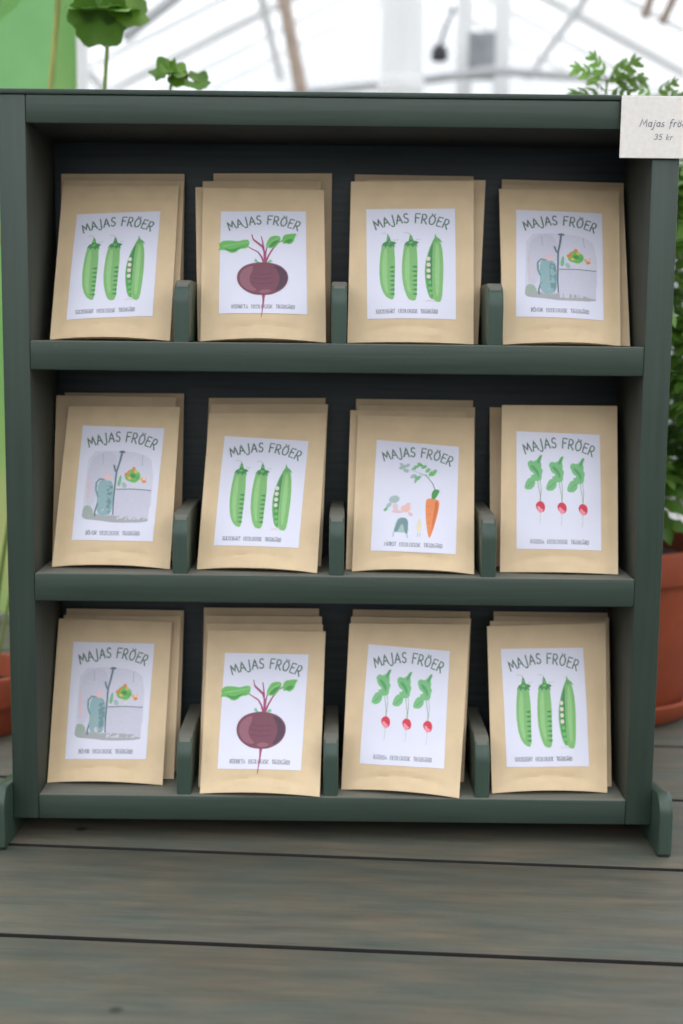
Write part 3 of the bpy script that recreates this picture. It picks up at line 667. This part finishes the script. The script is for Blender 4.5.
# ---------------------------------------------------------------- pots and plants
def pot(name, loc, rt, rb, h, label, cat, rim=.03, lip=.006, group=None):
    e = empty(name, loc, label, cat, group)
    t = .007
    p = [(rb-t, .012), (rb-.002, 0), (rb, .002), (rt-lip-.002, h-rim), (rt-.001, h-rim+.001), (rt, h-rim+.004), (rt+.001, h-.003), (rt-.001, h), (rt-t, h), (rt-t-.002, h-.004), (rt-t-.006, h-rim), (rb-t, .014)]
    mb = MB(); mb.lathe(p, 64, closed=True); mb.lathe([(0.0001, .013), (rb-t+.001, .013)], 64)
    mb.lathe([(0.0001, .0), (rb-.002, .0)], 64)
    mb.build('pot', M_terra, e, smooth=True, recalc=True)
    s = MB(); n = 40; rings = 10
    R = rt-t-.003
    prof = [(max(.0001, R*i/rings), h-.022+.004*noise.noise(Vector((i*1.7, loc[0]*9, 3)))) for i in range(rings+1)]
    s.lathe(prof, n).build('soil', M_soil, e, smooth='all')
    return e

def lobed_leaf(mb, c, up, tip, size, lobes=7, depth=.22, cup=.25, mi=0, teeth=3, rad=5):
    """roundish lobed leaf: c = stalk point, up = leaf normal, tip = direction of the blade"""
    up = Vector(up).normalized(); tip = Vector(tip); tip = (tip-up*tip.dot(up)).normalized(); sd_ = up.cross(tip)
    n = lobes*6; vs = [Vector(c)]; fs = []
    span = math.radians(320)
    for k in range(1, rad+1):
        for j in range(n+1):
            a = -span/2+span*j/n
            ph = (j/n*lobes) % 1
            lob = 1-depth*(abs(2*ph-1)**1.6)+.03*math.sin(j*2.1)
            r = size*k/rad*(lob if k == rad else 1-(1-lob)*(k/rad)**2)*(.85+.15*math.cos(a))
            z = cup*size*((k/rad)**2)*(.6+.4*math.cos(a*lobes))
            vs.append(Vector(c)+tip*(r*math.cos(a)+size*.05)+sd_*r*math.sin(a)+up*z)
    W = n+1
    for j in range(n): fs.append([0, 1+j, 2+j])
    for k in range(rad-1):
        for j in range(n): a = 1+k*W+j; fs.append([a, a+W, a+W+1, a+1])
    mb.add(vs, fs, mi)

def feather_leaf(mb, c, d, up, L, mi=0, pairs=3, curl=.25):
    """divided leaf: toothed leaflets on both sides of a midrib"""
    d = Vector(d).normalized(); up = Vector(up); up = (up-d*up.dot(d)).normalized(); s = d.cross(up)
    def leaflet(o, dr, l, w):
        dr = dr.normalized(); sdv = dr.cross(up).normalized(); k = 6; vs = []; fs = []
        for i in range(k+1):
            t = i/k; ww = w*math.sin(PI*min(1, t*.92+.08))**.8*(1.0 if i % 2 else .72)
            ctr = o+dr*l*t-up*(curl*l*t*t)
            vs += [ctr+sdv*ww+up*.08*ww, ctr-up*.15*ww, ctr-sdv*ww+up*.08*ww]
        for i in range(k):
            for j in (0, 1): a = 3*i+j; fs.append([a, a+1, a+4, a+3])
        mb.add(vs, fs, mi)
    c = Vector(c)
    for i in range(pairs):
        t = .25+.55*i/max(1, pairs-1); o = c+d*L*t-up*(curl*L*t*t*.7)
        l = L*(.48-.12*i/pairs)
        for sg in (-1, 1): leaflet(o, d*.65+s*sg, l, l*.27)
    leaflet(c+d*L*.62-up*(curl*L*.3), d, L*.5, L*.13)
    mb.tube([c, c+d*L*.4-up*curl*L*.1, c+d*L*.8-up*(curl*L*.45)], [L*.015]*3, 5, mi)

def bez(a, b, c, n=10):
    a, b, c = Vector(a), Vector(b), Vector(c)
    return [a*(1-t)**2+b*2*t*(1-t)+c*t*t for t in [i/n for i in range(n+1)]]

# left: pelargonium in a small terracotta pot, its long stems rising behind the rack
LP = Vector((-.352, .292, 0))
lp = pot('potted_pelargonium', LP, .062, .047, .060, 'small terracotta pot left of the rack, long stems with round leaves rising behind', 'potted plant', rim=.03)
lv = MB()
stems = [((-.03, 0, .05), (-.03, .0, .40), (.082, -.02, .56), (.0975, -.02, .70), .0028, M_stemy),
         ((.01, .01, .05), (.05, .0, .35), (.134, -.02, .57), (.1395, -.0195, .645), .0019, M_stem),
         ((.02, -.005, .05), (.08, -.01, .38), (.19, -.02, .55), (.1985, -.02, .622), .0013, M_stem)]
for a, b, c, d, r, m in stems:
    pts = bez(a, b, c, 10) + bez(c, Vector(c)+(Vector(d)-Vector(c))*.5, d, 8)[1:]
    MB().tube(pts, [r]*len(pts), 8).build('stem', m, lp, smooth=True)
# leaf blades (stalk point, normal, direction)
lobed_leaf(lv, (.1335, -.024, .676), (.08, -.95, -.25), (.02, -.2, -1), .034, 6, .15, .10, 0)
lobed_leaf(lv, (.1335, -.018, .677), (.0, -.97, .12), (.1, -.1, .9), .026, 6, .15, .10, 0)
lobed_leaf(lv, (.133, -.022, .677), (.05, -.30, .95), (.95, -.3, -.05), .036, 6, .16, .06, 2)
lobed_leaf(lv, (.134, -.022, .678), (-.05, -.28, .95), (-.9, -.4, .0), .032, 6, .16, .06, 2)
lobed_leaf(lv, (.155, -.02, .676), (.35, -.8, .5), (.9, -.1, -.5), .024, 5, .22, .2, 1)
lobed_leaf(lv, (.193, -.02, .620), (-.3, -.8, .5), (-.3, -.2, .6), .017, 5, .25, .4, 0)
lobed_leaf(lv, (.197, -.022, .623), (.3, -.55, .75), (.9, -.3, -.1), .017, 5, .2, .35, 1)
lobed_leaf(lv, (.205, -.02, .617), (-.1, -.85, .4), (-.2, -.3, -.9), .012, 5, .22, .3, 0)
lobed_leaf(lv, (.219, -.024, .613), (.1, -.8, .6), (.95, -.2, -.25), .015, 5, .22, .3, 0)
lobed_leaf(lv, (.0975, -.02, .70), (0, -.4, .9), (-.7, -.5, .1), .03, 6, .18, .15, 2)
for k in range(6):
    a = random.uniform(PI*.6, PI*1.5)
    lobed_leaf(lv, (-.03+.05*math.cos(a), .05*math.sin(a)+.02, 0.10+.03*k), (.2*math.cos(a), .2*math.sin(a), 1), (math.cos(a), math.sin(a), -.1), .028, 6, .18, .2, k % 3)
MB().tube(bez((.1985, -.02, .622), (.21, -.024, .622), (.222, -.024, .613), 5), .0009, 6).build('stem', M_stem, lp, smooth=True)
lv.build('foliage', [M_leaf2, M_leaf1, M_leaf3], lp, smooth='all', recalc=False)

# right: leafy plant in a large terracotta pot on a saucer
RP = Vector((.270, .405, 0))
sau = MB()
sau.lathe([(.0001, .001), (.100, 0), (.107, .003), (.117, .019), (.118, .023), (.115, .0245), (.112, .021), (.103, .009), (.0001, .0085)], 64)
so = sau.build('saucer', M_terra, loc=RP, smooth=True)
tag(so, 'terracotta saucer under the large pot behind the rack right side', 'saucer')
rp = pot('potted_herb', RP+Vector((0, 0, .0095)), .126, .098, .170, 'large terracotta pot with a bushy green herb behind the rack right side', 'potted plant', rim=.034)
fol = MB(); rnd = random.Random(3)
for k in range(640):
    a = rnd.uniform(0, 2*PI); rr = .165*math.sqrt(rnd.uniform(.02, 1)); z = rnd.uniform(.225, .565)
    rr *= (.85+.25*math.sin(PI*(z-.14)/.45))
    if z < .30: rr = min(rr, .085)
    p = Vector((rr*math.cos(a), rr*math.sin(a), z))
    if p.y < -.27: continue
    d = Vector((math.cos(a)*.9+rnd.uniform(-.5, .5), math.sin(a)*.9+rnd.uniform(-.5, .5), rnd.uniform(-.6, .25)))
    if abs(d.z) > 3: continue
    feather_leaf(fol, p, d, (rnd.uniform(-.4, .4), rnd.uniform(-.6, .2), 1), rnd.uniform(.045, .075), rnd.choice((0, 0, 0, 1, 1, 2)), 3, rnd.uniform(.1, .5))
# the tall sprig above the rack and its lower neighbour
for c_, d_, L_, mi in (((-.016, -.07, .619), (.95, -.15, .22), .036, 1), ((-.016, -.07, .619), (-.8, -.2, .45), .036, 2), ((-.016, -.07, .617), (.15, -.6, .5), .030, 1), ((-.017, -.07, .622), (-.35, -.3, .6), .028, 2), ((-.015, -.07, .622), (.65, -.3, .55), .032, 1),
                       ((-.017, -.07, .607), (-.95, -.25, .12), .034, 1), ((-.014, -.07, .612), (.55, -.7, .0), .028, 0), ((-.018, -.07, .612), (-.4, -.7, .2), .026, 0),
                       ((.030, -.07, .607), (.9, -.2, .10), .030, 1), ((.030, -.07, .607), (-.7, -.3, .35), .024, 2), ((.030, -.07, .607), (.5, -.5, .5), .024, 1)):
    feather_leaf(fol, c_, d_, (0, -.75, .65), L_, mi, 3, .3)
fol.build('foliage', [M_leaf2, M_leaf1, M_leaf3], rp, smooth='all', recalc=False)
for a, b, c in (((0, 0, .15), (-.02, -.03, .4), (-.016, -.07, .622)), ((.02, .0, .15), (.04, -.02, .4), (.030, -.07, .608)), ((.03, .02, .15), (.1, .02, .35), (.11, .03, .5)), ((-.03, .02, .15), (-.09, .03, .3), (-.1, .02, .48)),
                ((.01, .04, .15), (.03, .1, .3), (.04, .12, .48)), ((.02, -.03, .15), (.07, -.08, .3), (.09, -.09, .45)), ((-.02, -.03, .15), (-.05, -.1, .3), (-.06, -.11, .45))):
    pts = bez(a, b, c, 12); MB().tube(pts, [.0022-.0011*i/12 for i in range(13)], 7).build('stem', M_stem, rp, smooth=True)

# bright green painted board behind the rack on the left
def board_mat():
    m, nt, b, out = new_mat('bright_green_painted_cloth')
    tc = nt.nodes.new('ShaderNodeTexCoord')
    mp = nt.nodes.new('ShaderNodeMapping'); mp.inputs['Scale'].default_value = (7, 1, 2.0)
    n = nt.nodes.new('ShaderNodeTexNoise'); n.inputs['Scale'].default_value = 1; n.inputs['Detail'].default_value = 3
    nt.links.new(tc.outputs['Object'], mp.inputs[0]); nt.links.new(mp.outputs[0], n.inputs['Vector'])
    r = nt.nodes.new('ShaderNodeValToRGB'); e = r.color_ramp.elements
    e[0].position = .35; e[0].color = srgb(150, 200, 126); e[1].position = .62; e[1].color = srgb(212, 214, 158)
    e2 = r.color_ramp.elements.new(.5); e2.color = srgb(178, 208, 138)
    nt.links.new(n.outputs['Fac'], r.inputs[0]); nt.links.new(r.outputs[0], b.inputs['Base Color'])
    b.inputs['Roughness'].default_value = .6
    t = nt.nodes.new('ShaderNodeBsdfTranslucent'); mx = nt.nodes.new('ShaderNodeMixShader'); mx.inputs[0].default_value = .5
    nt.links.new(r.outputs[0], t.inputs[0]); nt.links.new(b.outputs[0], mx.inputs[1]); nt.links.new(t.outputs[0], mx.inputs[2]); nt.links.new(mx.outputs[0], out.inputs[0])
    return m
gb = empty('green_banner', (-.634, .822, 0), 'bright green painted cloth banner on a pale frame, behind the rack on the left', 'banner', rz=math.radians(-4.1))
MB().box((-.30, 0, .004), (.292, .006, 1.05), bev=.001).build('cloth', board_mat(), gb)
bl = MB(); bl.add([(.10, -.0006, .60), (.16, -.0006, .56), (.225, -.0006, .60), (.262, -.0006, .70), (.270, -.0006, .80), (.255, -.0006, .86), (.215, -.0006, .80), (.175, -.0006, .77), (.125, -.0006, .70)], [list(range(9))])
bl.build('painted_leaf', plain('painted_leaf_green', srgb(130, 190, 118), .6, .06, 20), gb)
f = MB()
for x in (-.306, .298): f.box((x-.0055, -.004, 0), (x+.0055, .016, 1.06), bev=.001)
f.box((-.30, -.004, 1.051), (.292, .016, 1.06), bev=.001)
f.build('frame', M_white, gb)

# ---------------------------------------------------------------- the greenhouse
ZF = -.80
X0, X1, Y0, Y1 = -3.0, 3.7, -2.6, 8.4
RX, RZ, SL = .42, 2.62, .50       # ridge x, ridge height, roof slope
roofz = lambda x: RZ-SL*abs(x-RX)
def struct(o, **k): return tag(o, kind='structure', **k)
M_floor = plain('grey_gravel_floor', (.40, .39, .37, 1), .9, .15, 40, .4)
struct(MB().box((X0, Y0, ZF-.1), (X1, Y1, ZF), bev=0).build('floor', M_floor))
M_plinth = plain('grey_plinth_wall', (.26, .26, .25, 1), .8, .1, 12)
def glass_mat(name, veil, tint=(.9, .93, .95, 1)):
    m = bpy.data.materials.new(name); m.use_nodes = True; nt = m.node_tree; nt.nodes.clear()
    out = nt.nodes.new('ShaderNodeOutputMaterial'); tr = nt.nodes.new('ShaderNodeBsdfTransparent'); tl = nt.nodes.new('ShaderNodeBsdfTranslucent'); df = nt.nodes.new('ShaderNodeBsdfDiffuse')
    tr.inputs[0].default_value = tint; tl.inputs[0].default_value = (.85, .85, .86, 1); df.inputs[0].default_value = (.8, .8, .8, 1)
    tc = nt.nodes.new('ShaderNodeTexCoord'); n = nt.nodes.new('ShaderNodeTexNoise'); n.inputs['Scale'].default_value = 1.6; n.inputs['Detail'].default_value = 4
    nt.links.new(tc.outputs['Object'], n.inputs['Vector'])
    mr = nt.nodes.new('ShaderNodeMapRange'); mr.inputs[1].default_value = .35; mr.inputs[2].default_value = .65; mr.inputs[3].default_value = veil*.5; mr.inputs[4].default_value = veil*1.5
    nt.links.new(n.outputs['Fac'], mr.inputs[0])
    m1 = nt.nodes.new('ShaderNodeMixShader'); m1.inputs[0].default_value = .4; nt.links.new(tl.outputs[0], m1.inputs[1]); nt.links.new(df.outputs[0], m1.inputs[2])
    m2 = nt.nodes.new('ShaderNodeMixShader'); nt.links.new(mr.outputs[0], m2.inputs[0]); nt.links.new(tr.outputs[0], m2.inputs[1]); nt.links.new(m1.outputs[0], m2.inputs[2])
    nt.links.new(m2.outputs[0], out.inputs[0]); return m
M_glass = glass_mat('dusty_greenhouse_glass', .22)
M_glass2 = glass_mat('whitewashed_roof_glass', .38)
# side walls: white plinth with glass above
for nm, x in (('wall_left', X0), ('wall_right', X1)):
    mb = MB(); mb.box((x-.1 if x < 0 else x, Y0, ZF), (x if x < 0 else x+.1, Y1, -.05), bev=0)
    struct(mb.build(nm, M_plinth))
mb = MB(); mb.box((X0, Y1, ZF), (X1, Y1+.1, -.05), bev=0); struct(mb.build('wall_back', M_plinth))
mb = MB(); mb.box((X0, Y0-.1, ZF), (X1, Y0, -.05), bev=0); struct(mb.build('wall_front', M_plinth))
zl, zr_ = roofz(X0), roofz(X1)
g = MB(); g.add([(X0, Y0, -.05), (X0, Y1, -.05), (X0, Y1, zl), (X0, Y0, zl)], [[0, 1, 2, 3]]); struct(g.build('window_1', M_glass))
g = MB(); g.add([(X1, Y0, -.05), (X1, Y1, -.05), (X1, Y1, zr_), (X1, Y0, zr_)], [[0, 1, 2, 3]]); struct(g.build('window_2', M_glass))
g = MB(); g.add([(X0, Y1, -.05), (X1, Y1, -.05), (X1, Y1, zr_), (RX, Y1, RZ), (X0, Y1, zl)], [[0, 1, 2, 3, 4]]); struct(g.build('window_3', M_glass))
g = MB(); g.add([(X0, Y0, zl), (X0, Y1, zl), (RX, Y1, RZ), (RX, Y0, RZ), (X1, Y1, zr_), (X1, Y0, zr_)], [[0, 1, 2, 3], [3, 2, 4, 5]])
struct(g.build('ceiling', M_glass2))
tn = 0
def bar(a, b, w, mat=M_white, name=None):
    global tn
    tn += 1
    a, b = Vector(a), Vector(b); L = (b-a).length; d = (b-a).normalized()
    bm = bmesh.new(); bmesh.ops.create_cube(bm, size=1)
    for v in bm.verts: v.co = Vector((v.co.x*w[0], v.co.y*w[1], v.co.z*L))
    bmesh.ops.bevel(bm, geom=bm.edges[:], offset=min(w)*.12, segments=1, affect='EDGES')
    M = Matrix.Translation((a+b)/2) @ d.to_track_quat('Z', 'Y').to_matrix().to_4x4()
    mb = MB().from_bm(bm, 0, M)
    return struct(mb.build(name or 'trim_%d' % tn, mat))
e = .03
y = Y0+.02; k = 0
while y < Y1-.02:            # rafters and glazing bars
    w = (.11, .05) if k % 3 == 0 else (.045, .03)
    for xe in (X0, X1):
        bar((xe, y, roofz(xe)-e), (RX, y, RZ-e), w, M_white)
    y += .62; k += 1
for f_ in (0, .25, .5, .75):   # purlins
    for xe in (X0, X1):
        x = RX+(xe-RX)*f_ if f_ else RX
        if f_ == 0 and xe == X1: continue
        bar((x, Y0, roofz(x)-.09), (x, Y1, roofz(x)-.09), (.04, .04), M_white)
for x in [X0+.02+i*.67 for i in range(11)]:   # gable and side uprights
    if x < X1: bar((x, Y1-.03, -.05), (x, Y1-.03, roofz(x)-.06), (.04, .04))
bar((X0, Y1-.03, 1.15), (X1, Y1-.03, 1.15), (.06, .06))
y = Y0+.02
while y < Y1:
    for xe in (X0+.03, X1-.03): bar((xe, y, -.05), (xe, y, roofz(xe)-.05), (.04, .04))
    y += 1.24

# white post carrying the ridge, with its collar
pe = empty('support_post', (.200, 3.9, ZF), 'thick round white post rising to the glass roof behind the rack', 'post')
MB().lathe([(.0001, 0), (.075, 0), (.075, 3.28), (.0001, 3.28)], 40).build('shaft', M_white, pe, smooth=True)
MB().lathe([(.0755, 2.03), (.082, 2.035), (.082, 2.075), (.0755, 2.08)], 40, closed=True).build('collar', M_white, pe, smooth=True)
# thin grey pipe across the post with two dark fittings
pp = MB().tube([(-.40, 4.10, 1.22), (-.1, 4.1, 1.27), (.28, 4.1, 1.31), (.55, 4.1, 1.35), (.85, 4.1, 1.33), (1.05, 4.1, 1.32)], .017, 10).build('heating_pipe', M_grey, smooth=True)
tag(pp, 'thin grey pipe crossing behind the white post below the roof', 'pipe')
def fitting(loc, s, label):
    e_ = empty('roof_lamp', loc, label, 'lamp')
    MB().lathe([(.0001, -.05*s), (.05*s, -.04*s), (.06*s, 0), (.045*s, .05*s), (.015*s, .07*s), (.0001, .07*s)], 24).build('housing', M_dark, e_, smooth=True)
    MB().tube([(0, 0, .06*s), (.03*s, 0, .16*s), (.09*s, 0, .30*s)], .012*s, 8).build('bracket', M_dark, e_, smooth=True)
fitting((.345, 4.06, 1.395), .55, 'small round dark lamp just right of the thick white post')
o = MB().box((.46, 4.16, 1.33), (.56, 4.20, 1.50), bev=.006).build('junction_box', plain('mid_grey_box', (.3, .31, .33, 1), .6, .2, 14)); tag(o, 'grey box on the pipe, further right of the thick white post', 'box')
for x, nm in ((.455, 'first thin white upright to the right of the thick post'), (.60, 'second thin white upright to the right of the thick post')):
    o = MB().box((x-.03, 4.28, ZF), (x+.03, 4.34, roofz(x)-.12), bev=.004).build('thin_post', M_white)
    tag(o, nm, 'post', 'thin white uprights')
# slanting brace rods below the roof
def rod(a, b, r, mat, label):
    o = MB().tube([a, b], r, 10).build('brace_rod', mat, smooth=True); tag(o, label, 'rod', 'slanting brace rods')
rod((-.112, 2.9, 1.02), (-.30, 3.4, 1.95), .019, M_rust, 'brown brace rod slanting down left of the white post')
rod((.835, 2.9, 1.27), (.93, 2.9, 1.55), .012, M_rust, 'left of the two thin brown rods under the right roof')
rod((.885, 2.9, 1.255), (1.02, 2.9, 1.55), .012, M_rust, 'right of the two thin brown rods under the right roof')
rod((-.62, 2.9, 1.20), (-.30, 2.9, 1.44), .018, M_grey, 'grey bar slanting up behind the round leaf at upper left')

# ---------------------------------------------------------------- daylight: an overcast sky, brighter overhead
w = bpy.data.worlds.new('overcast_sky'); bpy.context.scene.world = w; w.use_nodes = True
nt = w.node_tree; nt.nodes.clear()
out = nt.nodes.new('ShaderNodeOutputWorld'); bg = nt.nodes.new('ShaderNodeBackground'); tc = nt.nodes.new('ShaderNodeTexCoord'); sp = nt.nodes.new('ShaderNodeSeparateXYZ')
mr = nt.nodes.new('ShaderNodeMapRange'); mr.inputs[1].default_value = 0; mr.inputs[2].default_value = .5; mr.inputs[3].default_value = .13; mr.inputs[4].default_value = 1.0
nt.links.new(tc.outputs['Generated'], sp.inputs[0]); nt.links.new(sp.outputs['Z'], mr.inputs[0])
mu = nt.nodes.new('ShaderNodeMath'); mu.operation = 'MULTIPLY'; mu.inputs[1].default_value = 2.85
hz = nt.nodes.new('ShaderNodeMapRange'); hz.inputs[1].default_value = -.06; hz.inputs[2].default_value = .03; hz.inputs[3].default_value = .15; hz.inputs[4].default_value = 1
nt.links.new(sp.outputs['Z'], hz.inputs[0]); mh = nt.nodes.new('ShaderNodeMath'); mh.operation = 'MULTIPLY'
nt.links.new(mr.outputs[0], mh.inputs[0]); nt.links.new(hz.outputs[0], mh.inputs[1]); nt.links.new(mh.outputs[0], mu.inputs[0]); nt.links.new(mu.outputs[0], bg.inputs['Strength'])
bg.inputs['Color'].default_value = (.95, .975, 1.0, 1)
nt.links.new(bg.outputs[0], out.inputs[0])

sc = bpy.context.scene
sc.view_settings.view_transform = 'Standard'; sc.view_settings.look = 'None'
sc.view_settings.exposure = 0.0; sc.view_settings.gamma = 1.0; sc.view_settings.use_curve_mapping = False
sc.cycles.max_bounces = 8; sc.cycles.transparent_max_bounces = 12
sc.cycles.use_denoising = True
